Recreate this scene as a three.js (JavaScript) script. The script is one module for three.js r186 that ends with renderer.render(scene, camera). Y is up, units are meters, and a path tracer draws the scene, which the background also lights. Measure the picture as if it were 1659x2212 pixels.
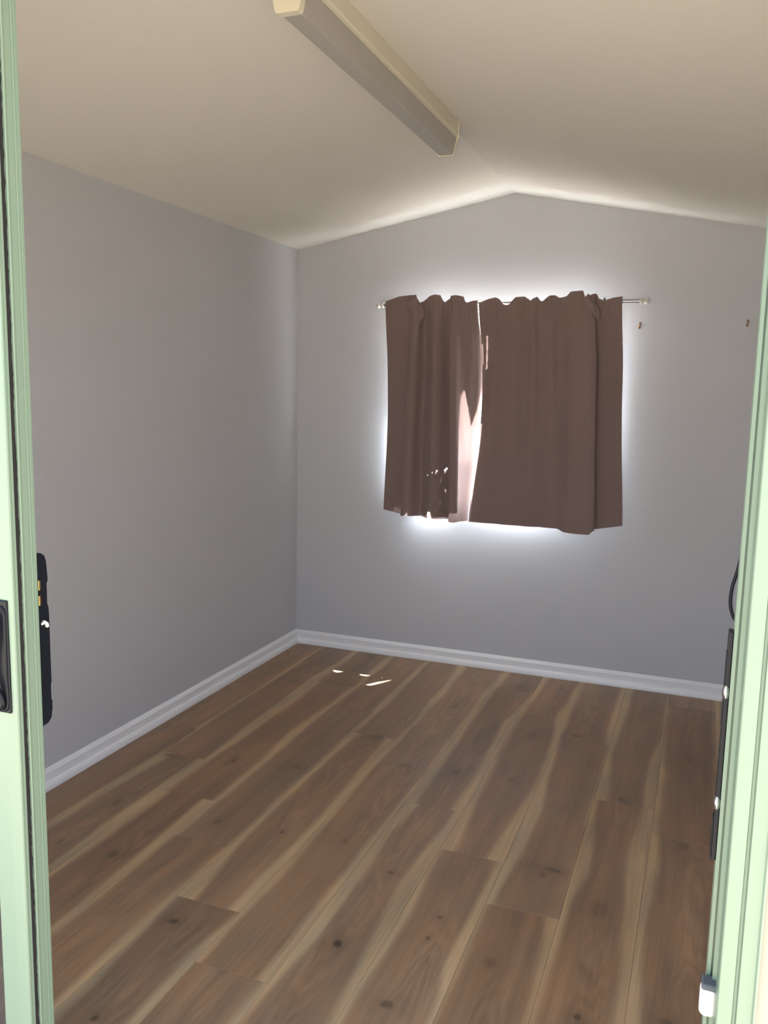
import * as THREE from 'three';
import { RoundedBoxGeometry } from 'three/addons/geometries/RoundedBoxGeometry.js';
import { mergeGeometries } from 'three/addons/utils/BufferGeometryUtils.js';

// ------------------------------------------------------------------ camera, sky, sun, exposure
const scene = new THREE.Scene();
const camera = new THREE.PerspectiveCamera(62.18, 1659 / 2212, 0.05, 200);
camera.position.set(2.1712, 1.4663, 4.3268);
camera.rotation.order = 'YXZ';
camera.rotation.set(THREE.MathUtils.degToRad(-8.15), THREE.MathUtils.degToRad(20.73), THREE.MathUtils.degToRad(1.2));

const SKY = 1.0;
{
  const w = 64, h = 64, d = new Float32Array(w * h * 4);
  for (let j = 0; j < h; j++) {
    const el = Math.max(0, ((j + 0.5) / h - 0.5) * 2);          // 0 horizon, 1 zenith
    const t = Math.pow(el, 0.55);
    const c = [0.98 + (0.42 - 0.98) * t, 1.02 + (0.60 - 1.02) * t, 1.08 + (0.98 - 1.08) * t];
    for (let i = 0; i < w; i++) d.set([c[0] * SKY, c[1] * SKY, c[2] * SKY, 1], (j * w + i) * 4);
  }
  const t = new THREE.DataTexture(d, w, h, THREE.RGBAFormat, THREE.FloatType);
  t.mapping = THREE.EquirectangularReflectionMapping; t.magFilter = THREE.LinearFilter; t.needsUpdate = true;
  scene.background = t;
}
const TO_SUN = new THREE.Vector3(0.335, 1.05, -0.362).normalize();
const sun = new THREE.DirectionalLight(new THREE.Color().setRGB(0.985, 0.99, 1.0), 57);
sun.position.set(1.2, 1, 1).addScaledVector(TO_SUN, 12);
sun.target.position.set(1.2, 1, 1);
sun.castShadow = true;
Object.assign(sun.shadow.camera, { left: -6, right: 6, top: 6, bottom: -6, near: 1, far: 30 });
sun.shadow.mapSize.set(2048, 2048);
scene.add(sun, sun.target);

const renderer = new THREE.WebGLRenderer({ antialias: true });
renderer.toneMapping = THREE.LinearToneMapping;
renderer.toneMappingExposure = 3.85;
renderer.shadowMap.enabled = true;

// ------------------------------------------------------------------ helpers
const taken = {};
function numbered(n) { const k = taken[n] = (taken[n] ?? -1) + 1; return k ? n + '_' + String(k).padStart(3, '0') : n; }
function shade(o) { o.traverse((c) => { if (c.isMesh) { c.castShadow = true; c.receiveShadow = true; } }); return o; }
function mesh(name, geo, mat, parent) {
  const m = new THREE.Mesh(geo, mat); m.name = parent ? name : numbered(name); m.castShadow = m.receiveShadow = true;
  if (parent) parent.add(m); else scene.add(m);
  return m;
}
function tag(o, label, category, kind, group) {
  o.userData.label = label; o.userData.category = category;
  if (kind) o.userData.kind = kind;
  if (group) o.userData.group = group;
  return o;
}
function thing(name, pos, label, category, kind, group) {
  const g = new THREE.Group(); g.name = numbered(name); g.position.set(...pos); scene.add(g);
  return tag(g, label, category, kind, group);
}
function bx(x0, x1, y0, y1, z0, z1, r = 0) {
  const g = r ? new RoundedBoxGeometry(x1 - x0, y1 - y0, z1 - z0, 2, r) : new THREE.BoxGeometry(x1 - x0, y1 - y0, z1 - z0);
  return g.translate((x0 + x1) / 2, (y0 + y1) / 2, (z0 + z1) / 2);
}
// plan outline [[x, z], ...] swept from y0 to y1
function post(pts, y0, y1) {
  const s = new THREE.Shape(pts.map(([x, z]) => new THREE.Vector2(x, -z)));
  return new THREE.ExtrudeGeometry(s, { depth: y1 - y0, bevelEnabled: false }).rotateX(-Math.PI / 2).translate(0, y0, 0);
}
function rng(seed) { let s = seed >>> 0; return () => { s = (s + 0x6d2b79f5) >>> 0; let t = Math.imul(s ^ (s >>> 15), 1 | s); t = (t + Math.imul(t ^ (t >>> 7), 61 | t)) ^ t; return ((t ^ (t >>> 14)) >>> 0) / 4294967296; }; }
const PERM = (() => { const r = rng(77), p = new Float32Array(65536); for (let i = 0; i < 65536; i++) p[i] = r(); return p; })();
function vn(x, y) {
  const xi = Math.floor(x), yi = Math.floor(y), fx = x - xi, fy = y - yi;
  const a = PERM[(xi & 255) + ((yi & 255) << 8)], b = PERM[((xi + 1) & 255) + ((yi & 255) << 8)];
  const c = PERM[(xi & 255) + (((yi + 1) & 255) << 8)], d = PERM[((xi + 1) & 255) + (((yi + 1) & 255) << 8)];
  const u = fx * fx * (3 - 2 * fx), v = fy * fy * (3 - 2 * fy);
  return a + (b - a) * u + (c - a) * v + (a - b - c + d) * u * v;
}
const sm = (a, b, x) => { const t = Math.min(1, Math.max(0, (x - a) / (b - a))); return t * t * (3 - 2 * t); };
function table(pts, x) {                    // piecewise linear
  if (x <= pts[0][0]) return pts[0][1];
  for (let i = 1; i < pts.length; i++) if (x <= pts[i][0]) { const [a, p] = pts[i - 1], [b, q] = pts[i]; return p + (q - p) * (x - a) / (b - a); }
  return pts[pts.length - 1][1];
}
function dataTex(w, h, f, srgb) {
  const d = new Uint8Array(w * h * 4);
  for (let j = 0; j < h; j++) for (let i = 0; i < w; i++) {
    const c = f(i, j), o = (j * w + i) * 4;
    d[o] = c[0]; d[o + 1] = c[1]; d[o + 2] = c[2]; d[o + 3] = 255;
  }
  const t = new THREE.DataTexture(d, w, h); t.magFilter = THREE.LinearFilter; t.minFilter = THREE.LinearFilter;
  t.wrapS = t.wrapT = THREE.RepeatWrapping;
  if (srgb) t.colorSpace = THREE.SRGBColorSpace;
  t.needsUpdate = true; return t;
}
const lin = (r, g, b) => new THREE.Color().setRGB(r, g, b);
const std = (c, roughness, more = {}) => new THREE.MeshStandardMaterial({ color: c, roughness, ...more });

// ------------------------------------------------------------------ materials
const rollerBump = dataTex(256, 256, (i, j) => { const v = 128 + 90 * (vn(i * 0.9, j * 0.9) - 0.5) + 70 * (vn(i * 0.25 + 40, j * 0.25) - 0.5); return [v, v, v]; });
const bumpAt = (rep) => { const t = rollerBump.clone(); t.repeat.set(rep, rep); t.needsUpdate = true; return t; };
const M = {
  wall: std(lin(0.54, 0.54, 0.555), 0.62, { bumpMap: bumpAt(3), bumpScale: 0.0004 }),
  ceiling: std(lin(0.80, 0.77, 0.70), 0.75, { bumpMap: bumpAt(3), bumpScale: 0.0003 }),
  trim: std(lin(0.88, 0.87, 0.86), 0.28),
  sub: std(lin(0.12, 0.09, 0.07), 0.9),
  cladding: std(lin(0.30, 0.28, 0.22), 0.6),
  roof: std(lin(0.35, 0.36, 0.36), 0.6),
  ground: std(lin(0.077, 0.063, 0.045), 0.95),
  paving: std(lin(0.265, 0.235, 0.21), 0.9),
  green: std(lin(0.172, 0.232, 0.162), 0.42),
  pile: std(lin(0.015, 0.012, 0.011), 1),
  black: new THREE.MeshPhysicalMaterial({ color: lin(0.008, 0.009, 0.012), roughness: 0.3, specularIntensity: 0.3 }),
  steel: std(lin(0.75, 0.75, 0.74), 0.22, { metalness: 1 }),
  chrome: std(lin(0.42, 0.42, 0.43), 0.16, { metalness: 1 }),
  brass: std(lin(0.62, 0.38, 0.14), 0.35, { metalness: 1 }),
  whitePlastic: std(lin(0.66, 0.64, 0.60), 0.4),
  greyRubber: std(lin(0.07, 0.08, 0.09), 0.7),
  cream: std(lin(0.74, 0.69, 0.55), 0.45),
  windowFrame: std(lin(0.75, 0.76, 0.76), 0.4),
  sill: std(lin(0.85, 0.85, 0.84), 0.35),
  glass: new THREE.MeshPhysicalMaterial({ color: 0xffffff, roughness: 0.0, transmission: 1, thickness: 0, ior: 1.5 }),
  insect: std(lin(0.04, 0.04, 0.04), 0.8, { transparent: true, opacity: 0.35 }),
  thread: std(lin(0.6, 0.57, 0.53), 0.9),
  anchor: std(lin(0.2, 0.09, 0.04), 0.6),
  cord: new THREE.MeshPhysicalMaterial({ color: lin(0.010, 0.010, 0.016), roughness: 0.45, specularIntensity: 0.4 }),
};
{
  const weave = dataTex(128, 128, (i, j) => { const v = 128 + 60 * Math.sin(i * Math.PI / 2) * Math.sin(j * Math.PI / 2) + 60 * (vn(i * 0.7, j * 0.25) - 0.5) + 60 * (vn(i * 0.25 + 9, j * 0.7) - 0.5); return [v, v, v]; });
  const wc = dataTex(128, 128, (i, j) => { const k = 0.95 + 0.1 * (vn(i * 0.6 + 3, j * 0.2) - 0.5) + 0.1 * (vn(i * 0.2, j * 0.6 + 7) - 0.5); return [164 * k, 140 * k, 133 * k]; }, true);
  weave.repeat.set(14, 14); wc.repeat.set(14, 14);
  M.fabric = new THREE.MeshPhysicalMaterial({ color: 0xffffff, transmission: 0.42, thickness: 0, map: wc, roughness: 0.95, bumpMap: weave, bumpScale: 0.0003, sheen: 0.1, sheenRoughness: 0.6, sheenColor: lin(0.5, 0.42, 0.4), side: THREE.DoubleSide });
  M.lining = new THREE.MeshPhysicalMaterial({ color: lin(0.78, 0.82, 0.86), roughness: 0.95, side: THREE.DoubleSide });
  const prism = dataTex(64, 64, (i, j) => { const v = 128 + 90 * Math.sin(i * Math.PI / 4) * Math.sin(j * Math.PI / 4); return [v, v, v]; });
  prism.repeat.set(12, 160);
  M.diffuser = new THREE.MeshPhysicalMaterial({ color: lin(0.5, 0.47, 0.43), roughness: 0.38, bumpMap: prism, bumpScale: 0.0002, transmission: 0.15, thickness: 0 });
}

// ------------------------------------------------------------------ the shell
const W = 2.389, EH = 2.22, RX = 1.194, RH = 2.4487, D = 3.30, T = 0.10;
const SL = (RH - EH) / RX;
const roofY = (x) => RH - Math.abs(x - RX) * SL;
// window opening
const WX0 = 0.66, WX1 = 1.68, WY0 = 1.10, WY1 = 1.88;

function gableWall(name, z0, z1, hole, mat, label) {
  const s = new THREE.Shape([[-T, -0.12], [W + T, -0.12], [W + T, roofY(W + T)], [RX, RH], [-T, roofY(-T)]].map(([x, y]) => new THREE.Vector2(x, y)));
  const h = new THREE.Path([[hole[0], hole[2]], [hole[0], hole[3]], [hole[1], hole[3]], [hole[1], hole[2]]].map(([x, y]) => new THREE.Vector2(x, y)));
  s.holes.push(h);
  const g = new THREE.ExtrudeGeometry(s, { depth: z1 - z0, bevelEnabled: false }).translate(0, 0, z0);
  return tag(mesh(name, g, mat), label, 'wall', 'structure');
}
gableWall('wall_back', -0.12, 0, [WX0, WX1, WY0, WY1], M.wall, 'blue-grey painted gable wall with the curtained window');
const DX0 = 0.22, DX1 = 2.262, DY1 = 2.09;
gableWall('wall_front', D, D + T, [DX0, DX1, -0.02, DY1], M.cladding, 'cream outer wall around the sliding door opening');
tag(mesh('wall_left', bx(-T, 0, -0.12, EH + 0.02, 0, D), M.wall), 'long blue-grey painted wall left of the window wall', 'wall', 'structure');
tag(mesh('wall_right', bx(W, W + T, -0.12, EH + 0.02, 0, D), M.wall), 'blue-grey painted wall hidden behind the right door jamb', 'wall', 'structure');
{
  const c = thing('ceiling', [0, 0, 0], 'off-white gabled ceiling of two sloping panels meeting at a ridge', 'ceiling', 'structure');
  const zb = -0.12 - 0.04, zf = D + T + 0.25, th = 0.10, ov = 0.22;
  for (const s of [-1, 1]) {
    const xe = s < 0 ? -T - ov : W + T + ov;
    const pts = [[RX, RH], [xe, roofY(xe)], [xe, roofY(xe) + th], [RX, RH + th]];
    const sh = new THREE.Shape(pts.map(([x, y]) => new THREE.Vector2(x, y)));
    mesh('ceiling_panel', new THREE.ExtrudeGeometry(sh, { depth: zf - zb, bevelEnabled: false }).translate(0, 0, zb), M.ceiling, c);
  }
}
tag(mesh('ground', bx(-14, 16, -0.3, -0.14, -14, 18), M.ground), 'bare brown ground around the small building', 'ground', 'structure');

tag(mesh('rear_paving', bx(-3, 5.5, -0.142, -0.125, -4.5, -0.12), M.paving), 'pale sunlit paving outside behind the window wall', 'paving', 'structure');

// skirting boards: top slope, flat, rounded foot
function skirting(name, len, label) {
  const p = [[0, 0], [0.024, 0], [0.0245, 0.008], [0.0232, 0.017], [0.0196, 0.025], [0.0145, 0.0302], [0.0112, 0.0312], [0.0108, 0.033], [0.0108, 0.0565], [0.0125, 0.0580], [0.0125, 0.0605], [0.0105, 0.0640], [0.0025, 0.0752], [0, 0.0765]];
  const s = new THREE.Shape(p.map(([a, b]) => new THREE.Vector2(a, b)));
  return tag(mesh(name, new THREE.ExtrudeGeometry(s, { depth: len, bevelEnabled: false }), M.trim), label, 'skirting', 'structure');
}
skirting('baseboard_left', D, 'white moulded skirting board along the left wall').position.set(0, 0.0, 0);
{ const b = skirting('baseboard_back', W, 'white moulded skirting board below the window'); b.rotation.y = -Math.PI / 2; b.position.set(W, 0, 0); }
{ const b = skirting('baseboard_right', D, 'white moulded skirting board behind the right door jamb'); b.rotation.y = Math.PI; b.position.set(W, 0, D); }

// ------------------------------------------------------------------ floor: one mesh per plank
const floor = thing('floor', [0, 0, 0], 'oak-look plank floor with pale sapwood streaks', 'floor', 'structure');
mesh('subfloor', bx(-T, W + T, -0.13, -0.0065, -T, D + T), M.sub, floor);
{
  const PW = 0.21, X0 = 0.193 - PW, TW = 144, TH = 960;
  // column: list of planks [z0, z1, left sap [[z, w]...], right sap [[z, w]...]] ; widths as a share of the plank
  const none = [[0, 0]];
  const cols = [
    [[0, 1.33, none, [[0, 0.02], [1.3, 0.03]]], [1.33, 2.62, none, [[1.4, 0], [2.0, 0.04], [2.3, 0.13], [2.6, 0.1]]], [2.62, D, none, [[2.6, 0.12]]]],
    [[0, 0.30, none, [[0, 0.1]]], [0.30, 1.58, [[0.3, 0.02], [1, 0.06], [1.5, 0]], [[0.3, 0.12], [0.5, 0.22], [0.8, 0.2], [1.1, 0.16], [1.5, 0.05]]], [1.58, 2.88, [[1.58, 0.26], [1.9, 0.15], [2.2, 0.1], [2.8, 0.05]], [[1.58, 0.2], [2.1, 0.22], [2.4, 0.14], [2.8, 0.1]]], [2.88, D, none, none]],
    [[0, 0.57, [[0, 0.04]], [[0, 0.13], [0.33, 0.09], [0.57, 0.03]]], [0.57, 1.86, [[0.6, 0.1], [1.26, 0.12], [1.5, 0.05]], [[0.6, 0.02], [0.84, 0.05], [1.2, 0.17], [1.45, 0.06], [1.8, 0.03]]], [1.86, 3.14, [[1.86, 0.1], [2.2, 0.1], [2.5, 0.05]], [[1.86, 0.2], [2.2, 0.17], [2.6, 0.1], [3, 0.1]]], [3.14, D, none, none]],
    [[0, 0.836, [[0, 0.05]], [[0, 0.06], [0.6, 0.07]]], [0.836, 2.11, [[0.9, 0.02], [1.4, 0.04]], [[0.9, 0.03], [2, 0.03]]], [2.11, D, [[2.1, 0.02]], [[2.1, 0.02], [2.6, 0.13], [3, 0.1]]]],
    [[0, 1.09, [[0, 0.02], [0.3, 0.05], [0.7, 0.13], [1.09, 0.04]], [[0, 0.16], [0.4, 0.04], [0.6, 0.09], [0.9, 0.01]]], [1.09, 2.395, [[1.09, 0.17], [1.3, 0.08], [1.7, 0.05], [2.1, 0.1], [2.39, 0.26]], [[1.09, 0.26], [1.5, 0.14], [1.9, 0.12], [2.2, 0.15], [2.39, 0.17]]], [2.395, D, [[2.4, 0.01], [2.8, 0.12]], [[2.4, 0.02], [2.6, 0.17], [2.9, 0.12]]]],
    [[0, 0.055, none, none], [0.055, 1.335, [[0, 0.06], [0.5, 0.08], [1, 0.02]], [[0.1, 0.02], [0.8, 0.05], [1.3, 0.03]]], [1.335, 2.62, [[1.4, 0.02], [2.2, 0.1], [2.5, 0.06]], [[1.34, 0.02], [1.5, 0.06], [2.1, 0.07], [2.4, 0.13], [2.6, 0.16]]], [2.62, D, none, [[2.6, 0.1]]]],
    [[0, 0.28, [[0, 0.18], [0.28, 0.15]], none], [0.28, 1.59, [[0.28, 0.12], [0.87, 0.1], [1.0, 0.15], [1.3, 0.14], [1.59, 0.2]], [[0.3, 0.02], [0.55, 0.1], [0.7, 0.24], [1.0, 0.2], [1.3, 0.12], [1.59, 0.2]]], [1.59, 2.87, [[1.6, 0.24], [1.8, 0.15], [2.1, 0.15], [2.4, 0.18], [2.6, 0.08], [2.8, 0]], [[1.6, 0.1], [1.9, 0.22], [2.1, 0.26], [2.3, 0.19], [2.55, 0.12], [2.7, 0.08]]], [2.87, D, none, none]],
    [[0, 0.57, [[0, 0.16], [0.5, 0.06]], [[0, 0.1], [0.33, 0.15], [0.5, 0.24]]], [0.57, 1.85, [[0.6, 0.03], [1.0, 0.04], [1.4, 0.1], [1.8, 0.22]], [[0.57, 0.24], [0.76, 0.14], [1.18, 0.05], [1.33, 0.08], [1.52, 0.14], [1.72, 0.22], [1.85, 0.25]]], [1.85, 3.13, [[1.9, 0.03], [2.2, 0.11], [2.5, 0.05]], [[1.85, 0.06], [2.0, 0.1], [2.2, 0.11], [2.38, 0.13], [2.5, 0.05]]], [3.13, D, none, none]],
    [[0, 0.79, [[0, 0.02], [0.7, 0.01]], [[0, 0.12], [0.68, 0.1]]], [0.79, 2.08, [[0.8, 0.02], [1.2, 0.1], [1.46, 0.22], [1.75, 0.2], [2.0, 0.1]], [[0.8, 0.01], [2, 0]]], [2.08, D, [[2.1, 0.02]], [[2.08, 0.17], [2.2, 0.1], [2.4, 0.05], [2.6, 0.06]]]],
    [[0, 0.02, none, none], [0.02, 1.30, [[0, 0.14], [0.4, 0.16], [0.72, 0.14], [0.85, 0.1], [1.28, 0.22]], [[0, 0.02], [0.56, 0.03], [0.75, 0.12], [0.88, 0.2], [1.1, 0.2], [1.3, 0.18]]], [1.30, 2.58, [[1.3, 0.06], [1.6, 0.16], [1.8, 0.21], [2.0, 0.08], [2.5, 0.02]], [[1.3, 0.18], [1.65, 0.27], [1.9, 0.2], [2.25, 0.12], [2.5, 0.13]]], [2.58, D, none, none]],
    [[0, 0.20, none, [[0, 0.02]]], [0.20, 1.49, [[0.2, 0.01], [0.62, 0.02], [0.98, 0.1], [1.42, 0.12]], [[0.2, 0.02]]], [1.49, 2.77, [[1.49, 0.14], [1.7, 0.19], [2.0, 0.08], [2.4, 0.16], [2.7, 0.1]], [[1.5, 0.02], [2.5, 0.05]]], [2.77, D, none, none]],
    [[0, 1.05, [[0, 0.1], [1, 0.06]], none], [1.05, 2.35, [[1.1, 0.05], [2, 0.03]], none], [2.35, D, none, none]],
  ];
  // knots and dark figure [x, z, half width, half length, strength]
  const knots = [[1.966, 1.266, .011, .014, .8], [1.728, 0.741, .03, .012, .6], [1.815, 1.833, .03, .012, .7], [1.79, 1.87, .012, .02, .5], [1.97, 1.987, .03, .05, .45], [1.559, 2.199, .009, .012, .8], [1.558, 2.299, .006, .01, .8], [1.341, 2.413, .013, .018, 1.25], [0.936, 1.958, .007, .01, .9], [0.502, 1.543, .01, .016, .9], [0.883, 2.5, .022, .012, .8], [1.976, 2.442, .01, .012, .9], [1.542, 2.576, .02, .016, .7], [1.344, 1.29, .02, .03, .6], [0.928, 2.879, .01, .012, .9], [0.755, 1.5, .03, .015, .5], [0.305, 2.29, .008, .02, .8], [0.51, 2.285, .02, .03, .6], [1.153, 1.315, .03, .008, .6], [0.305, 0.603, .01, .014, .7], [1.367, 0.237, .02, .02, .5], [1.551, 0.819, .03, .05, .4], [1.56, 1.271, .01, .016, .6], [2.193, 0.793, .02, .05, .4], [1.739, 2.332, .02, .025, .4], [2.176, 2.381, .02, .015, .6], [1.355, 2.041, .012, .008, .8], [0.94, 1.1, .03, .05, .45], [0.496, 0.067, .012, .014, .7], [0.717, 0.02, .01, .01, .7], [2.19, 1.52, .02, .03, .45], [1.15, 0.62, .015, .02, .5], [1.15, 1.93, .012, .02, .5], [0.7, 1.98, .016, .02, .5], [0.24, 1.6, .02, .01, .7], [0.3, 2.0, .012, .03, .5]];
  const grainBump = dataTex(128, 512, (i, j) => { const v = 128 + 110 * (vn(i * 0.9, j * 0.05) - 0.5) + 50 * (vn(i * 2.1, j * 0.2 + 30) - 0.5); return [v, v, v]; });
  let seed = 11;
  const rnd = rng(5);
  cols.forEach((planks, k) => {
    const xa = Math.max(0.002, X0 + PW * k) , xb = Math.min(W - 0.002, X0 + PW * (k + 1));
    for (const [z0, z1, L, R] of planks) {
      seed += 1;
      const len = z1 - z0, ox = (seed * 7.31) % 200, oz = (seed * 13.7) % 200;
      const th = Math.max(64, Math.round(TH * Math.min(1, len / 1.29)));
      const tone = 0.97 + 0.06 * rnd(), red = (rnd() - 0.5) * 0.03, arch = rnd() * 0.4 + 0.3, dir = rnd() < 0.5 ? -1 : 1;
      const near = knots.filter(([x, z]) => x > xa && x < xb && z > z0 - 0.02 && z < z1 + 0.02);
      const map = dataTex(TW, th, (i, j) => {
        const u = (i + 0.5) / TW, z = z0 + (j + 0.5) / th * len, x = X0 + PW * (k + u);
        let kd = 0, ring = 0, wx = 0;
        for (const [a, b, hw, hl, st] of near) {
          const dx = x - a, dz = z - b, q = Math.hypot(dx / hw, dz / hl);
          if (q < 9) { kd = Math.max(kd, st * (0.85 * (1 - sm(0.35, 1.25, q + 0.5 * (vn(x * 300 + a * 50, z * 300) - 0.5))) + 0.22 * (1 - sm(0.8, 4.5, q)))); wx += 0.012 * Math.sign(dx || 1) * Math.exp(-q * q / 9); }
        }
        const t = x - wx, w2 = 0.02 * (vn(x * 9 + ox, z * 2.2 + oz) - 0.5);
        const fine = vn((t + w2) * 620 + ox, z * 7 + oz) - 0.5, mid = vn((t + w2) * 150 + ox, z * 2.4 + oz) - 0.5, soft = vn((t + w2) * 34 + oz, z * 1.1 + ox) - 0.5;
        const cu = u - arch, fig = Math.sin((cu * cu * 26 + dir * z * 5.5 + 2.2 * (vn(x * 22 + ox, z * 3.5 + oz) - 0.5) + 0.9 * (vn(x * 60, z * 14 + ox) - 0.5)) * 5.5);
        const figW = sm(0.36, 0.06, Math.abs(cu)) * sm(0.4, 0.65, vn(z * 2.1 + ox, k * 3.7));
        const wob = 0.05 * (vn(z * 3.4 + ox, 5.5) - 0.5) + 0.02 * (vn(z * 12 + ox, 9.5) - 0.5);
        const lw = table(L, z), rw = table(R, z);
        const ls = lw > 0.004 ? 1 - sm(lw + wob - 0.06, lw + wob + 0.08, u) : 0, rs = rw > 0.004 ? sm(1 - rw - wob - 0.08, 1 - rw - wob + 0.06, u) : 0;
        const sap = Math.max(ls, rs) * (1 - 0.7 * kd);
        const patch = vn(x * 12 + ox, z * 2.6 + oz) - 0.5, patch2 = vn(x * 30 + oz, z * 7 + ox) - 0.5;
        let l = tone * (1 + 0.09 * fine + 0.07 * mid + 0.10 * soft * (1 - sap * 0.6) + 0.12 * patch + 0.07 * patch2 + 0.045 * fig * figW * (1 - sap));
        l *= 1 - 0.36 * kd;
        const pr = red + 0.05 * patch2;
        const c = [0, 1, 2].map((n) => [146, 115, 86][n] + ([183, 154, 116][n] - [146, 115, 86][n]) * sap);
        return [Math.min(255, c[0] * l * (1 + pr)), Math.min(255, c[1] * l), Math.min(255, c[2] * l * (1 - pr))];
      }, true);
      map.wrapS = map.wrapT = THREE.ClampToEdgeWrapping;
      const mat = new THREE.MeshPhysicalMaterial({ color: 0xffffff, roughness: 0.38, specularIntensity: 1.0, map, bumpMap: grainBump, bumpScale: 0.00012 });
      const g = 0.00025, c = 0.0007, h = -0.0065, pos = [], uv = [], idx = [];
      const ua = (xa - X0) / PW - k, ub = (xb - X0) / PW - k;
      const P = (x, y, z) => { pos.push(x, y, z); uv.push((x - X0) / PW - k, (z - z0) / len); return pos.length / 3 - 1; };
      const quad = (a, b, cc, d) => { const q = [P(...a), P(...b), P(...cc), P(...d)]; idx.push(q[0], q[1], q[2], q[0], q[2], q[3]); };
      const [a0, a1, b0, b1] = [xa + g, xb - g, z0 + g, z1 - g], [i0, i1, j0, j1] = [a0 + c, a1 - c, b0 + c, b1 - c];
      quad([i0, 0, j0], [i0, 0, j1], [i1, 0, j1], [i1, 0, j0]);
      quad([a0, -c, b0], [a0, -c, b1], [i0, 0, j1], [i0, 0, j0]); quad([i1, 0, j0], [i1, 0, j1], [a1, -c, b1], [a1, -c, b0]);
      quad([a0, -c, b0], [i0, 0, j0], [i1, 0, j0], [a1, -c, b0]); quad([i0, 0, j1], [a0, -c, b1], [a1, -c, b1], [i1, 0, j1]);
      quad([a0, h, b0], [a0, h, b1], [a0, -c, b1], [a0, -c, b0]); quad([a1, -c, b0], [a1, -c, b1], [a1, h, b1], [a1, h, b0]);
      quad([a0, h, b0], [a0, -c, b0], [a1, -c, b0], [a1, h, b0]); quad([a0, -c, b1], [a0, h, b1], [a1, h, b1], [a1, -c, b1]);
      const geo = new THREE.BufferGeometry();
      geo.setAttribute('position', new THREE.Float32BufferAttribute(pos, 3)); geo.setAttribute('uv', new THREE.Float32BufferAttribute(uv, 2));
      geo.setIndex(idx); geo.computeVertexNormals();
      mesh('floor_plank', geo, mat, floor);
    }
  });
}

// ------------------------------------------------------------------ window
{
  const w = thing('window_1', [0, 0, 0], 'white framed sliding window hidden behind the brown curtains', 'window', 'structure');
  const f = 0.04, zo = -0.12, zi = -0.08;
  mesh('frame', mergeGeometries([bx(WX0, WX1, WY0, WY0 + f, zo, zi), bx(WX0, WX1, WY1 - f, WY1, zo, zi), bx(WX0, WX0 + f, WY0 + f, WY1 - f, zo, zi), bx(WX1 - f, WX1, WY0 + f, WY1 - f, zo, zi)]), M.windowFrame, w);
  mesh('mullion', bx(1.15, 1.19, WY0 + f, WY1 - f, zo, zi), M.windowFrame, w);
  mesh('pane', bx(WX0 + f, 1.15, WY0 + f, WY1 - f, -0.102, -0.098), M.glass, w);
  mesh('pane', bx(1.19, WX1 - f, WY0 + f, WY1 - f, -0.102, -0.098), M.glass, w);
  mesh('sill', bx(WX0, WX1, WY0 - 0.002, WY0 + 0.006, zi, 0.0), M.sill, w);
}

// ------------------------------------------------------------------ curtain rod
const ROD_Y = 1.906, ROD_Z = 0.090;
{
  const r = thing('curtain_rod', [0, 0, 0], 'thin chrome curtain rod with white ball ends above the window', 'curtain rod');
  const tube = (x0, x1, rad) => new THREE.CylinderGeometry(rad, rad, x1 - x0, 20).rotateZ(Math.PI / 2).translate((x0 + x1) / 2, ROD_Y, ROD_Z);
  mesh('rod', tube(0.54, 1.25, 0.0068), M.chrome, r); mesh('rod', tube(1.2, 1.835, 0.0082), M.chrome, r);
  for (const s of [-1, 1]) {
    const x = s < 0 ? 0.54 : 1.832;
    const pr = [[0, -0.002], [0.0125, -0.002], [0.0128, 0.0], [0.0125, 0.009], [0.0095, 0.011], [0.0085, 0.0135], [0.0105, 0.0165], [0.0135, 0.021], [0.0142, 0.026], [0.0128, 0.0315], [0.0085, 0.036], [0, 0.038]].map(([a, b]) => new THREE.Vector2(a, b));
    mesh('finial', new THREE.LatheGeometry(pr, 24).scale(1.15, 1, 1.15).rotateZ(s < 0 ? Math.PI / 2 : -Math.PI / 2).translate(x, ROD_Y, ROD_Z), M.whitePlastic, r);
  }
  for (const x of [0.60, 1.655]) {
    const b = mesh('bracket', mergeGeometries([bx(x - 0.008, x + 0.008, ROD_Y - 0.03, ROD_Y + 0.03, 0, 0.003), bx(x - 0.005, x + 0.005, ROD_Y - 0.018, ROD_Y - 0.0085, 0.002, ROD_Z + 0.009), bx(x - 0.005, x + 0.005, ROD_Y - 0.018, ROD_Y + 0.006, ROD_Z + 0.0085, ROD_Z + 0.012)]), M.steel, r);
    mesh('bracket_screw', new THREE.SphereGeometry(0.005, 12, 8).translate(x, ROD_Y + 0.021, 0.003), M.black, b);
  }
}

// ------------------------------------------------------------------ curtains
function catmull(pts, t) {
  const n = pts.length - 1, f = Math.min(n - 1e-6, Math.max(0, t * n)), i = Math.floor(f), u = f - i;
  const p0 = pts[Math.max(0, i - 1)], p1 = pts[i], p2 = pts[i + 1], p3 = pts[Math.min(n, i + 2)];
  return p1.map((_, k) => 0.5 * (2 * p1[k] + (p2[k] - p0[k]) * u + (2 * p0[k] - 5 * p1[k] + 4 * p2[k] - p3[k]) * u * u + (3 * p1[k] - p0[k] - 3 * p2[k] + p3[k]) * u * u * u));
}
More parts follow.
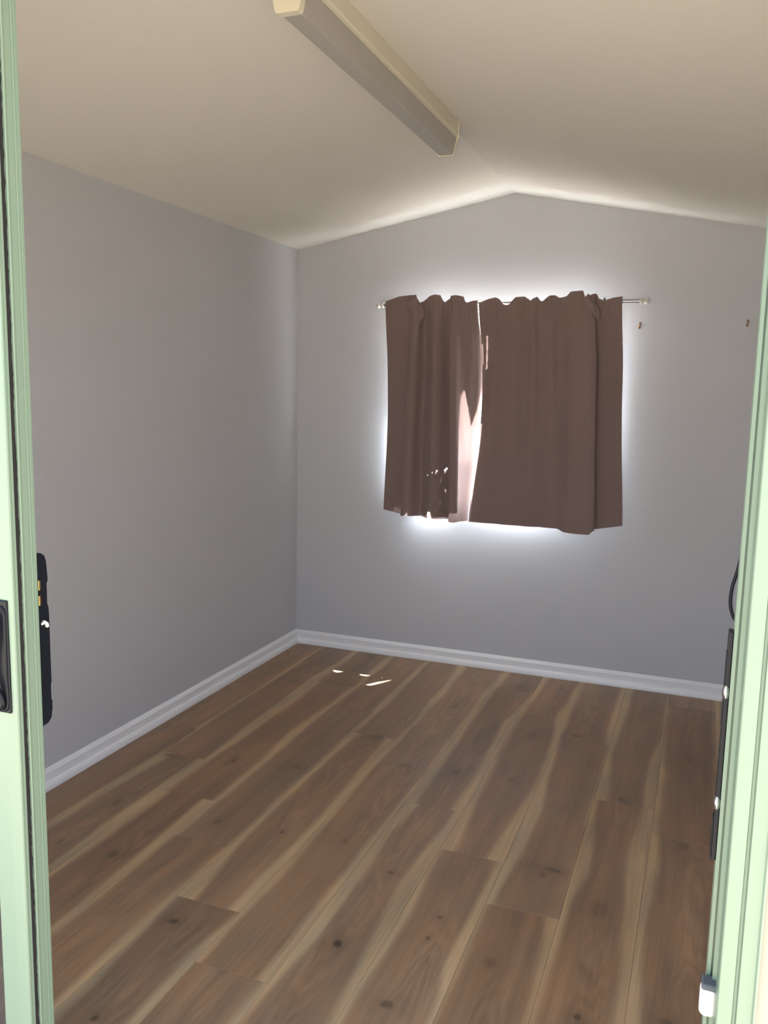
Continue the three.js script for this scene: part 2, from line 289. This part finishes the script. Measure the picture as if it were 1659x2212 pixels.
// rows: control polylines [x, z] at the heading, mid and hem; topEdge / hemEdge: height by x
function curtain(label, rows, topEdge, hemEdge, holes, unlined, seed) {
  const root = thing('curtain', [0, 0, 0], label, 'curtain', null, 'short brown curtains');
  const YT = 1.9, YB = 0.81;
  const plan = (s, y) => {
    const ys = rows.map((q) => q.y), n = ys.length - 1;
    let i = 0; while (i < n - 1 && y < ys[i + 1]) i++;
    const t = Math.min(1.0, Math.max(0, (ys[i] - y) / (ys[i] - ys[i + 1])));
    const p = [i - 1, i, i + 1, i + 2].map((k) => catmull(rows[Math.min(n, Math.max(0, k))].p, s));
    return catmull(p, (1 + t) / 3);
  };
  const at = (s, v, back) => {
    const xt = plan(s, YT)[0], xb = plan(s, YB)[0];
    const y0 = table(hemEdge, xb), y1 = table(topEdge, xt), y = y0 + (y1 - y0) * v;
    const yc = Math.min(y, YT);
    let [x, z] = plan(s, yc);
    const e = 0.002, [xa, za] = plan(Math.max(0, s - e), yc), [xc, zc] = plan(Math.min(1, s + e), yc);
    let nx = -(zc - za), nz = xc - xa; const nl = Math.hypot(nx, nz) || 1; nx /= nl; nz /= nl;
    // gathers under and over the rod, hem fold, small creases
    const gather = 0.0035 * Math.exp(-Math.pow((y - 1.885) / 0.055, 2)) * (vn(s * 70 + seed, 2.5) * 2 - 1) + 0.002 * Math.exp(-Math.pow((y - 1.9) / 0.03, 2)) * (vn(s * 150 + seed, 7.5) * 2 - 1);
    const crease = 0.0022 * (vn(s * 16 + seed, y * 1.5 + seed) * 2 - 1) + 0.0010 * (vn(s * 40 + seed, y * 3.5) * 2 - 1);
    const stitch = -0.0011 * Math.exp(-Math.pow((y - y0 - 0.03) / 0.003, 2)) - 0.0014 * Math.exp(-Math.pow((y - 1.872) / 0.004, 2));
    const off = gather + crease + stitch - (back ? 0.0016 : 0);
    x += nx * off; z += nz * off;
    if (y > ROD_Y) z -= 0.25 * (y - ROD_Y) * sm(ROD_Y, ROD_Y + 0.03, y);
    return [x, y, z];
  };
  const ss = new Set(), vs = new Set(), S = 260, V = 120;
  for (let i = 0; i <= S; i++) ss.add(i / S);
  for (let j = 0; j <= V; j++) vs.add(j / V);
  for (const h of holes) {                 // finer cells around each hole
    for (let i = -10; i <= 10; i++) { ss.add(Math.min(1, Math.max(0, h.s + i / 10 * h.rs * 1.3))); vs.add(h.v + i / 10 * h.rv * 1.3); }
  }
  const sl = [...ss].sort((a, b) => a - b), vl = [...vs].sort((a, b) => a - b);
  const sheet = (back) => {
    const pos = [], uv = [], idx = [], w = sl.length;
    vl.forEach((v) => sl.forEach((s) => { pos.push(...at(s, v, back)); uv.push(s * 1.0, v * 1.1); }));
    for (let j = 0; j + 1 < vl.length; j++) for (let i = 0; i + 1 < w; i++) {
      const s = (sl[i] + sl[i + 1]) / 2, v = (vl[j] + vl[j + 1]) / 2;
      if (holes.some((h) => Math.hypot((s - h.s) / h.rs, (v - h.v) / h.rv) < (back ? 1.0 : 0.95 + 0.35 * (vn(s * 900, v * 900) - 0.5)))) continue;
      if (back) { const o = (j * w + i) * 3; if (unlined(pos[o], pos[o + 1], s)) continue; }
      const a = j * w + i; idx.push(a, a + 1, a + w + 1, a, a + w + 1, a + w);
    }
    const g = new THREE.BufferGeometry();
    g.setAttribute('position', new THREE.Float32BufferAttribute(pos, 3)); g.setAttribute('uv', new THREE.Float32BufferAttribute(uv, 2));
    g.setIndex(idx); g.computeVertexNormals(); return g;
  };
  mesh('cloth', sheet(false), M.fabric, root);
  mesh('lining', sheet(true), M.lining, root).userData.label = 'pale lining on the window side';
  return root;
}
// a piece of heading turned over at the rod: a little open fold hanging from its lip
function headingFold(parent, apex, rim) {
  const c = new THREE.CatmullRomCurve3(rim.map((p) => new THREE.Vector3(...p))), n = 28, k = 10, pos = [], uv = [], idx = [], a = new THREE.Vector3(...apex);
  for (let i = 0; i <= n; i++) { const e = c.getPoint(i / n); for (let j = 0; j <= k; j++) { const t = j / k, q = e.clone().lerp(a, t); q.z += 0.006 * Math.sin(Math.PI * t); pos.push(q.x, q.y, q.z); uv.push(i / n * 0.08, t * 0.08); } }
  for (let i = 0; i < n; i++) for (let j = 0; j < k; j++) { const o = i * (k + 1) + j; idx.push(o, o + 1, o + k + 2, o, o + k + 2, o + k + 1); }
  const g = new THREE.BufferGeometry();
  g.setAttribute('position', new THREE.Float32BufferAttribute(pos, 3)); g.setAttribute('uv', new THREE.Float32BufferAttribute(uv, 2));
  g.setIndex(idx); g.computeVertexNormals();
  mesh('heading_fold', g, M.fabric, parent);
}
// heights of the wavy headings by x
const leftTop = [[0.552, 1.923], [0.604, 1.939], [0.632, 1.948], [0.698, 1.954], [0.735, 1.951], [0.747, 1.922], [0.756, 1.908], [0.773, 1.927], [0.799, 1.948], [0.831, 1.952], [0.860, 1.947], [0.871, 1.925], [0.881, 1.913], [0.900, 1.929], [0.918, 1.943], [0.944, 1.945], [0.979, 1.940], [0.986, 1.919], [0.996, 1.909], [1.022, 1.918], [1.054, 1.922]];
const rightTop = [[1.054, 1.908], [1.083, 1.917], [1.113, 1.926], [1.143, 1.933], [1.160, 1.925], [1.183, 1.899], [1.202, 1.894], [1.216, 1.898], [1.244, 1.931], [1.284, 1.935], [1.305, 1.923], [1.317, 1.913], [1.331, 1.923], [1.348, 1.932], [1.362, 1.917], [1.373, 1.905], [1.409, 1.936], [1.437, 1.937], [1.456, 1.925], [1.491, 1.932], [1.509, 1.953], [1.570, 1.954], [1.582, 1.923], [1.613, 1.935], [1.631, 1.942], [1.641, 1.918], [1.669, 1.910], [1.702, 1.921], [1.749, 1.928]];
const leftCurtain = curtain('left brown curtain with small holes near its hem, lit along its inner edge',
  [
    { y: 1.9, p: [[.557, 0.106], [.62, 0.112], [.685, 0.114], [.735, 0.110], [.728, 0.118], [.720, 0.130], [.735, 0.144], [.757, 0.138], [.768, 0.114], [.785, 0.109], [.810, 0.122], [.838, 0.136], [.862, 0.131], [.885, 0.113], [.905, 0.109], [.920, 0.112], [.914, 0.128], [.922, 0.144], [.950, 0.144], [.965, 0.126], [.985, 0.116], [1.01, 0.112], [1.032, 0.109], [1.050, 0.106]] },
    { y: 1.62, p: [[0.562, 0.069], [0.620, 0.083], [0.680, 0.088], [0.732, 0.070], [0.712, 0.093], [0.699, 0.126], [0.720, 0.145], [0.745, 0.137], [0.760, 0.099], [0.780, 0.086], [0.805, 0.107], [0.838, 0.134], [0.866, 0.125], [0.892, 0.096], [0.912, 0.086], [0.944, 0.082], [0.926, 0.114], [0.927, 0.150], [0.960, 0.150], [0.976, 0.121], [1.000, 0.107], [1.026, 0.099], [1.050, 0.088], [1.080, 0.072]] },
    { y: 1.3, p: [[0.563, 0.048], [0.620, 0.064], [0.672, 0.072], [0.718, 0.051], [0.696, 0.077], [0.683, 0.112], [0.705, 0.134], [0.732, 0.126], [0.750, 0.088], [0.770, 0.072], [0.800, 0.093], [0.836, 0.126], [0.868, 0.115], [0.897, 0.085], [0.917, 0.072], [0.950, 0.066], [0.932, 0.100], [0.933, 0.141], [0.966, 0.145], [0.982, 0.115], [1.004, 0.099], [1.026, 0.088], [1.048, 0.077], [1.070, 0.064]] },
    { y: 0.81, p: [[0.542, 0.030], [0.600, 0.047], [0.655, 0.058], [0.704, 0.034], [0.682, 0.060], [0.667, 0.098], [0.690, 0.122], [0.720, 0.114], [0.745, 0.079], [0.768, 0.063], [0.800, 0.085], [0.838, 0.117], [0.872, 0.106], [0.902, 0.077], [0.925, 0.063], [0.956, 0.058], [0.940, 0.092], [0.941, 0.133], [0.972, 0.136], [0.986, 0.106], [0.997, 0.090], [1.007, 0.079], [1.016, 0.068], [1.024, 0.058]] },
  ],
  leftTop, [[.542, .823], [.62, .815], [.67, .806], [.70, .812], [.76, .806], [.80, .802], [.90, .803], [.96, .795], [1.03, .80]],
  [{ s: 0.515, v: 0.222, rs: 0.0042, rv: 0.0045 }, { s: 0.566, v: 0.231, rs: 0.0052, rv: 0.0055 }, { s: 0.580, v: 0.238, rs: 0.0085, rv: 0.0052 }, { s: 0.448, v: 0.2, rs: 0.0024, rv: 0.0016 }, { s: 0.487, v: 0.215, rs: 0.0012, rv: 0.0016 }],
  // the lining stops short of the inner edge and, here and there, of the hem
  (x, y, s) => (s > 0.815 && y < table([[0.815, 1.30], [0.83, 1.44], [0.86, 1.47], [0.90, 1.36], [0.93, 1.28], [0.96, 1.34], [0.985, 1.44], [1, 1.5]], s) + 0.03 * (vn(s * 90, 3.3) - 0.5))
    || Math.abs(s - 0.571) < 0.0035 * Math.max(0, 1 - Math.abs(y - 0.95) / 0.014) + 0.0006 && Math.abs(y - 0.946) < 0.014 || y < 0.806 + 0.032 * sm(0.62, 0.8, vn(s * 22 + 1.7, 8.1)) , 3);
const rightCurtain = curtain('right brown curtain with a wide pleat folded over near its outer edge',
  [
    { y: 1.9, p: [[1.057, 0.108], [1.085, 0.112], [1.115, 0.126], [1.145, 0.120], [1.170, 0.110], [1.20, 0.118], [1.235, 0.130], [1.265, 0.124], [1.29, 0.110], [1.315, 0.122], [1.335, 0.127], [1.36, 0.112], [1.395, 0.124], [1.43, 0.126], [1.46, 0.114], [1.495, 0.124], [1.53, 0.138], [1.57, 0.150], [1.612, 0.151], [1.628, 0.138], [1.612, 0.122], [1.618, 0.111], [1.655, 0.109], [1.70, 0.108], [1.75, 0.104]] },
    { y: 1.62, p: [[1.080, 0.091], [1.100, 0.094], [1.125, 0.107], [1.150, 0.107], [1.180, 0.094], [1.215, 0.104], [1.250, 0.115], [1.280, 0.106], [1.305, 0.095], [1.330, 0.111], [1.350, 0.114], [1.375, 0.098], [1.410, 0.107], [1.440, 0.110], [1.465, 0.099], [1.497, 0.118], [1.532, 0.142], [1.575, 0.158], [1.625, 0.160], [1.652, 0.142], [1.622, 0.111], [1.616, 0.088], [1.660, 0.086], [1.710, 0.077], [1.765, 0.060]] },
    { y: 1.3, p: [[1.080, 0.083], [1.098, 0.083], [1.122, 0.093], [1.150, 0.096], [1.185, 0.085], [1.220, 0.093], [1.255, 0.100], [1.285, 0.093], [1.310, 0.087], [1.335, 0.099], [1.360, 0.096], [1.390, 0.085], [1.420, 0.095], [1.450, 0.093], [1.470, 0.091], [1.500, 0.112], [1.535, 0.137], [1.580, 0.153], [1.638, 0.156], [1.664, 0.137], [1.636, 0.106], [1.630, 0.079], [1.668, 0.072], [1.710, 0.060], [1.776, 0.038]] },
    { y: 0.81, p: [[1.034, 0.074], [1.052, 0.074], [1.085, 0.082], [1.120, 0.087], [1.160, 0.077], [1.200, 0.082], [1.240, 0.087], [1.275, 0.079], [1.305, 0.077], [1.335, 0.085], [1.365, 0.082], [1.400, 0.074], [1.435, 0.082], [1.460, 0.082], [1.485, 0.085], [1.510, 0.106], [1.545, 0.128], [1.590, 0.144], [1.650, 0.147], [1.682, 0.128], [1.656, 0.097], [1.652, 0.071], [1.688, 0.060], [1.730, 0.049], [1.804, 0.021]] },
  ],
  rightTop, [[1.03, .796], [1.1, .798], [1.3, .796], [1.50, .798], [1.53, .788], [1.66, .788], [1.675, .806], [1.80, .826]], [],
  (x, y, s) => (s < 0.022 && y < 1.3) || (s > 0.006 && s < 0.02 && y > 1.60 && y < 1.70) || (s > 0.045 + 0.35 * (y - 1.6) * 0.2 && s < 0.058 + 0.35 * (y - 1.6) * 0.2 && y > 1.58 && y < 1.74), 29);

headingFold(leftCurtain, [0.7591, 1.7940, 0.1500], [[0.7016, 1.9067, 0.1580], [0.7144, 1.9177, 0.1600], [0.7276, 1.9293, 0.1560], [0.7370, 1.9392, 0.1480], [0.7508, 1.9195, 0.1360], [0.7657, 1.8966, 0.1340], [0.7790, 1.8704, 0.1420], [0.7873, 1.8443, 0.1500]]);
headingFold(rightCurtain, [1.6539, 1.8127, 0.1600], [[1.5740, 1.8977, 0.1720], [1.5820, 1.9122, 0.1740], [1.5931, 1.9296, 0.1680], [1.5999, 1.9369, 0.1580], [1.6063, 1.9185, 0.1500], [1.6178, 1.8994, 0.1480], [1.6411, 1.8772, 0.1540], [1.6562, 1.8467, 0.1600]]);
{
  const c = new THREE.CatmullRomCurve3([[1.7551, 1.8594, 0.1000], [1.7626, 1.8209, 0.1000], [1.7633, 1.7738, 0.1000], [1.7663, 1.7395, 0.1000], [1.7612, 1.7180, 0.1000], [1.7514, 1.7050, 0.1000]].map((p) => new THREE.Vector3(...p)));
  mesh('loose_thread', new THREE.TubeGeometry(c, 40, 0.0007, 6), M.thread, rightCurtain).userData.label = 'pale loose thread at the outer edge';
}

// ------------------------------------------------------------------ ceiling light
{
  const g = thing('batten_light', [0, 0, 0], 'unlit cream fluorescent batten light under the ceiling ridge', 'ceiling light');
  const cx = 1.2025, z0 = 1.2, z1 = 2.445, yc = 2.438;
  const prof = (pts, a, b) => { const s = new THREE.Shape(pts.map(([x, y]) => new THREE.Vector2(x, y))); return new THREE.ExtrudeGeometry(s, { depth: b - a, bevelEnabled: false }).translate(cx, 0, a); };
  mesh('base_tray', prof([[-0.0445, yc], [0.0445, yc], [0.0445, 2.392], [0.0405, 2.388], [0.0405, 2.380], [-0.0405, 2.380], [-0.0405, 2.388], [-0.0445, 2.392]], z0, z1), M.cream, g);
  mesh('diffuser', prof([[-0.0385, 2.3815], [0.0385, 2.3815], [0.0375, 2.372], [0.029, 2.330], [0.0265, 2.325], [0.0225, 2.3225], [-0.0225, 2.3225], [-0.0265, 2.325], [-0.029, 2.330], [-0.0375, 2.372]], z0 + 0.004, z1 - 0.004), M.diffuser, g);
  for (const [a, b] of [[z0 - 0.006, z0 + 0.004], [z1 - 0.004, z1 + 0.018]])
    mesh('end_cap', prof([[-0.047, yc + 0.001], [0.047, yc + 0.001], [0.047, 2.379], [0.041, 2.371], [0.0315, 2.325], [0.027, 2.319], [-0.027, 2.319], [-0.0315, 2.325], [-0.041, 2.371], [-0.047, 2.379]], a, b), M.cream, g);
}

// ------------------------------------------------------------------ sliding doors, left side of the opening
const XE = 1.233;                                            // leading edges of both open leaves
{
  const g = thing('sliding_door', [0, 0, 0], 'pale green aluminium glass door slid open, black lock inside', 'door');
  const y0 = 0.02, y1 = 2.06, za = 3.3305, zb = 3.36, xl = 0.26;
  // leading stile with two shallow grooves on its edge
  mesh('stile', post([[XE - 0.058, za], [XE - 0.001, za], [XE, za + 0.001], [XE, za + 0.0055], [XE - 0.0012, za + 0.006], [XE - 0.0012, za + 0.0075], [XE, za + 0.008], [XE, za + 0.0105], [XE - 0.0012, za + 0.011], [XE - 0.0012, za + 0.0125], [XE - 0.0002, za + 0.0135], [XE - 0.0006, zb - 0.006], [XE, zb - 0.002], [XE - 0.001, zb], [XE - 0.058, zb]], y0, y1), M.green, g);
  mesh('stile', bx(xl, xl + 0.055, y0, y1, za, zb), M.green, g);
  mesh('rail', bx(xl + 0.055, XE - 0.058, y0, y0 + 0.09, za, zb), M.green, g); mesh('rail', bx(xl + 0.055, XE - 0.058, y1 - 0.06, y1, za, zb), M.green, g);
  mesh('pane', bx(xl + 0.055, XE - 0.058, y0 + 0.09, y1 - 0.06, 3.343, 3.348), M.glass, g);
  // lock case on the room side
  const o = [[0, 1.206], [-0.012, 1.207], [-0.018, 1.203], [-0.021, 1.194], [-0.0232, 1.168], [-0.0228, 1.163], [-0.0208, 1.160], [-0.0205, 1.128], [-0.023, 1.12], [-0.0236, 1.108], [-0.0236, 1.045], [-0.0238, 1.0], [-0.0222, 0.996], [-0.0222, 0.972], [-0.0242, 0.968], [-0.0236, 0.955], [-0.021, 0.942], [-0.014, 0.936], [0, 0.934]];
  const s = new THREE.Shape(o.map(([z, y]) => new THREE.Vector2(-z, y)));
  const body = new THREE.ExtrudeGeometry(s, { depth: 0.030, bevelEnabled: true, bevelThickness: 0.002, bevelSize: 0.0012, bevelSegments: 2 }).rotateY(Math.PI / 2).translate(XE - 0.036, 0, za - 0.0013);
  const lock = mesh('lock_case', body, M.black, g);
  mesh('recess_plate', bx(XE - 0.0042, XE - 0.0024, 1.01, 1.185, za - 0.0085, za - 0.0012), M.black, lock);
  mesh('latch', mergeGeometries([bx(XE - 0.0045, XE - 0.0008, 1.152, 1.168, za - 0.0062, za - 0.0018, 0.001), bx(XE - 0.0045, XE - 0.0008, 1.128, 1.144, za - 0.0062, za - 0.0018, 0.001)]), M.brass, lock);
  const sn = new THREE.Shape([[0, 0], [0.006, 0.003], [0.0125, -0.002], [0.014, -0.008], [0.011, -0.0095], [0.0095, -0.005], [0.005, -0.0015], [0, -0.003]].map(([a, b]) => new THREE.Vector2(a, b)));
  mesh('snib', new THREE.ExtrudeGeometry(sn, { depth: 0.006, bevelEnabled: false }).rotateY(Math.PI / 2).translate(XE - 0.006, 1.1, za - 0.006), M.whitePlastic, lock);
}
{
  const g = thing('screen_door', [0, 0, 0], 'pale green flyscreen door slid open, black flush handle outside', 'door');
  const y0 = 0.02, y1 = 2.06, za = 3.3698, zb = 3.3812, xl = 0.26;
  mesh('stile', post([[XE - 0.055, za], [XE - 0.001, za], [XE, za + 0.001], [XE, za + 0.0035], [XE - 0.001, za + 0.004], [XE - 0.001, za + 0.0052], [XE, za + 0.0058], [XE, zb - 0.002], [XE - 0.0012, zb], [XE - 0.006, zb + 0.0006], [XE - 0.02, zb + 0.0008], [XE - 0.035, zb - 0.0006], [XE - 0.055, zb - 0.003]], y0, y1), M.green, g);
  mesh('stile', bx(xl, xl + 0.05, y0, y1, za, zb), M.green, g);
  mesh('rail', bx(xl + 0.05, XE - 0.055, y0, y0 + 0.08, za, zb), M.green, g); mesh('rail', bx(xl + 0.05, XE - 0.055, y1 - 0.05, y1, za, zb), M.green, g);
  mesh('mesh_panel', bx(xl + 0.05, XE - 0.055, y0 + 0.08, y1 - 0.05, 3.3745, 3.375), M.insect, g);
  // fuzzy black pile strip between the two leaves
  const n = 420, pos = [], idx = [];
  for (let j = 0; j <= n; j++) { const y = y0 + (y1 - y0) * j / n; const q = (k) => vn(j * 0.8, k * 7.7) - 0.5; for (const [x, z] of [[XE - 0.012, 3.3604], [XE - 0.0035 + 0.003 * q(1), 3.3604], [XE - 0.0015 + 0.003 * q(2), 3.365], [XE - 0.0035 + 0.003 * q(3), 3.3696], [XE - 0.012, 3.3696]]) pos.push(x, y, z); }
  for (let j = 0; j < n; j++) for (let i = 0; i < 4; i++) { const a = j * 5 + i; idx.push(a, a + 1, a + 6, a, a + 6, a + 5); }
  const pg = new THREE.BufferGeometry(); pg.setAttribute('position', new THREE.Float32BufferAttribute(pos, 3)); pg.setIndex(idx); pg.computeVertexNormals();
  M.pile.side = THREE.DoubleSide;
  mesh('pile_seal', pg, M.pile, g);
  // black flush handle: plate, raised rim, curved pull
  const h = mesh('handle_plate', bx(1.150, 1.2235, 0.974, 1.148, zb - 0.001, zb + 0.004, 0.0022), M.black, g);
  const rim = new THREE.CatmullRomCurve3([[1.212, 1.139], [1.2185, 1.132], [1.2195, 1.11], [1.2185, 1.03], [1.2195, 0.99], [1.216, 0.98], [1.19, 0.9785]].map(([x, y]) => new THREE.Vector3(x, y, zb + 0.0045)));
  mesh('rim', new THREE.TubeGeometry(rim, 60, 0.0022, 8), M.black, h);
  const pull = new THREE.CatmullRomCurve3([[1.185, 1.142, 0.003], [1.198, 1.135, 0.006], [1.206, 1.12, 0.009], [1.2055, 1.095, 0.011], [1.199, 1.07, 0.012], [1.1965, 1.05, 0.012], [1.1975, 1.03, 0.012], [1.206, 1.012, 0.010], [1.2125, 0.99, 0.007], [1.206, 0.98, 0.004]].map(([x, y, z]) => new THREE.Vector3(x, y, zb + z)));
  mesh('pull', new THREE.TubeGeometry(pull, 80, 0.0042, 10), M.black, h);
}

// ------------------------------------------------------------------ door frame
{
  const d = thing('door_1', [0, 0, 0], 'pale green aluminium sliding door frame with black strike on its right jamb', 'door frame', 'structure');
  const z0 = 3.305, z1 = 3.409;
  mesh('jamb', post([[2.2135, z0], [2.2262, z0], [2.2622, z0], [2.2622, 3.4085], [2.2600, 3.4092], [2.2580, 3.4062], [2.2440, 3.4045], [2.2428, 3.3990], [2.2402, 3.3990], [2.2390, 3.4030], [2.2250, 3.4010], [2.2238, 3.3995], [2.2238, 3.346], [2.2196, 3.346], [2.2196, 3.332], [2.2180, 3.332], [2.2176, 3.3365], [2.2135, 3.3365]].reverse(), -0.02, 2.09), M.green, d);
  mesh('jamb', bx(0.22, 0.258, -0.02, 2.09, z0, z1), M.green, d);
  mesh('head', bx(0.258, 2.2135, 2.062, 2.09, z0, z1), M.green, d);
  mesh('track', mergeGeometries([bx(0.258, 2.2135, -0.02, 0.004, z0, z1 + 0.03), bx(0.258, 2.2135, 0.004, 0.018, 3.343, 3.347), bx(0.258, 2.2135, 0.004, 0.018, 3.3735, 3.3775)]), M.green, d);
  const st = mesh('strike_plate', mergeGeometries([bx(2.2078, 2.2134, 0.937, 1.209, 3.318, 3.334, 0.0012), bx(2.2066, 2.2080, 0.94, 0.99, 3.322, 3.332, 0.0006), bx(2.2070, 2.2080, 1.1, 1.185, 3.321, 3.3325, 0.0006)]), M.black, d);
  for (const y of [1.1385, 1.0065]) mesh('screw', new THREE.SphereGeometry(0.0075, 16, 12).scale(0.55, 1.25, 1).translate(2.2098, y, 3.331), M.steel, st);
  const stop = mesh('bump_stop', new RoundedBoxGeometry(0.019, 0.036, 0.022, 4, 0.007).translate(2.2165, 0.7745, 3.35), M.whitePlastic, d);
  mesh('bump_stop_cap', new RoundedBoxGeometry(0.018, 0.008, 0.021, 3, 0.003).translate(2.2172, 0.7935, 3.349), M.greyRubber, stop);
}

// ------------------------------------------------------------------ small things
for (const [x, y, label] of [[1.827, 1.800, 'small brown wall plug just right of the curtain rod end'], [2.304, 1.807, 'small brown wall plug beside the right door jamb']]) {
  const p = thing('wall_plug', [x, y, 0], label, 'wall plug', null, 'wall plugs beside the window');
  const g = new THREE.CylinderGeometry(0.004, 0.0036, 0.03, 10).rotateZ(-0.12).translate(0, 0, 0.004);
  mesh('plug', g, M.anchor, p); mesh('screw', bx(-0.0012, 0.0012, -0.006, 0.006, 0.006, 0.0095), M.brass, p);
}
{
  const pts = [[2.384, 1.440, 2.750], [2.330, 1.400, 2.710], [2.244, 1.198, 2.690], [2.241, 1.175, 2.690], [2.237, 1.152, 2.690], [2.232, 1.130, 2.690], [2.230, 1.109, 2.690], [2.231, 1.090, 2.690], [2.236, 1.073, 2.690], [2.244, 1.061, 2.690], [2.290, 1.041, 2.700], [2.340, 1.041, 2.720], [2.386, 1.056, 2.740]];
  const c = new THREE.CatmullRomCurve3(pts.map((p) => new THREE.Vector3(...p)));
  tag(mesh('power_cord', new THREE.TubeGeometry(c, 90, 0.0032, 10), M.cord), 'thin black cord looping off the wall beside the right jamb', 'cord');
}

renderer.render(scene, camera);
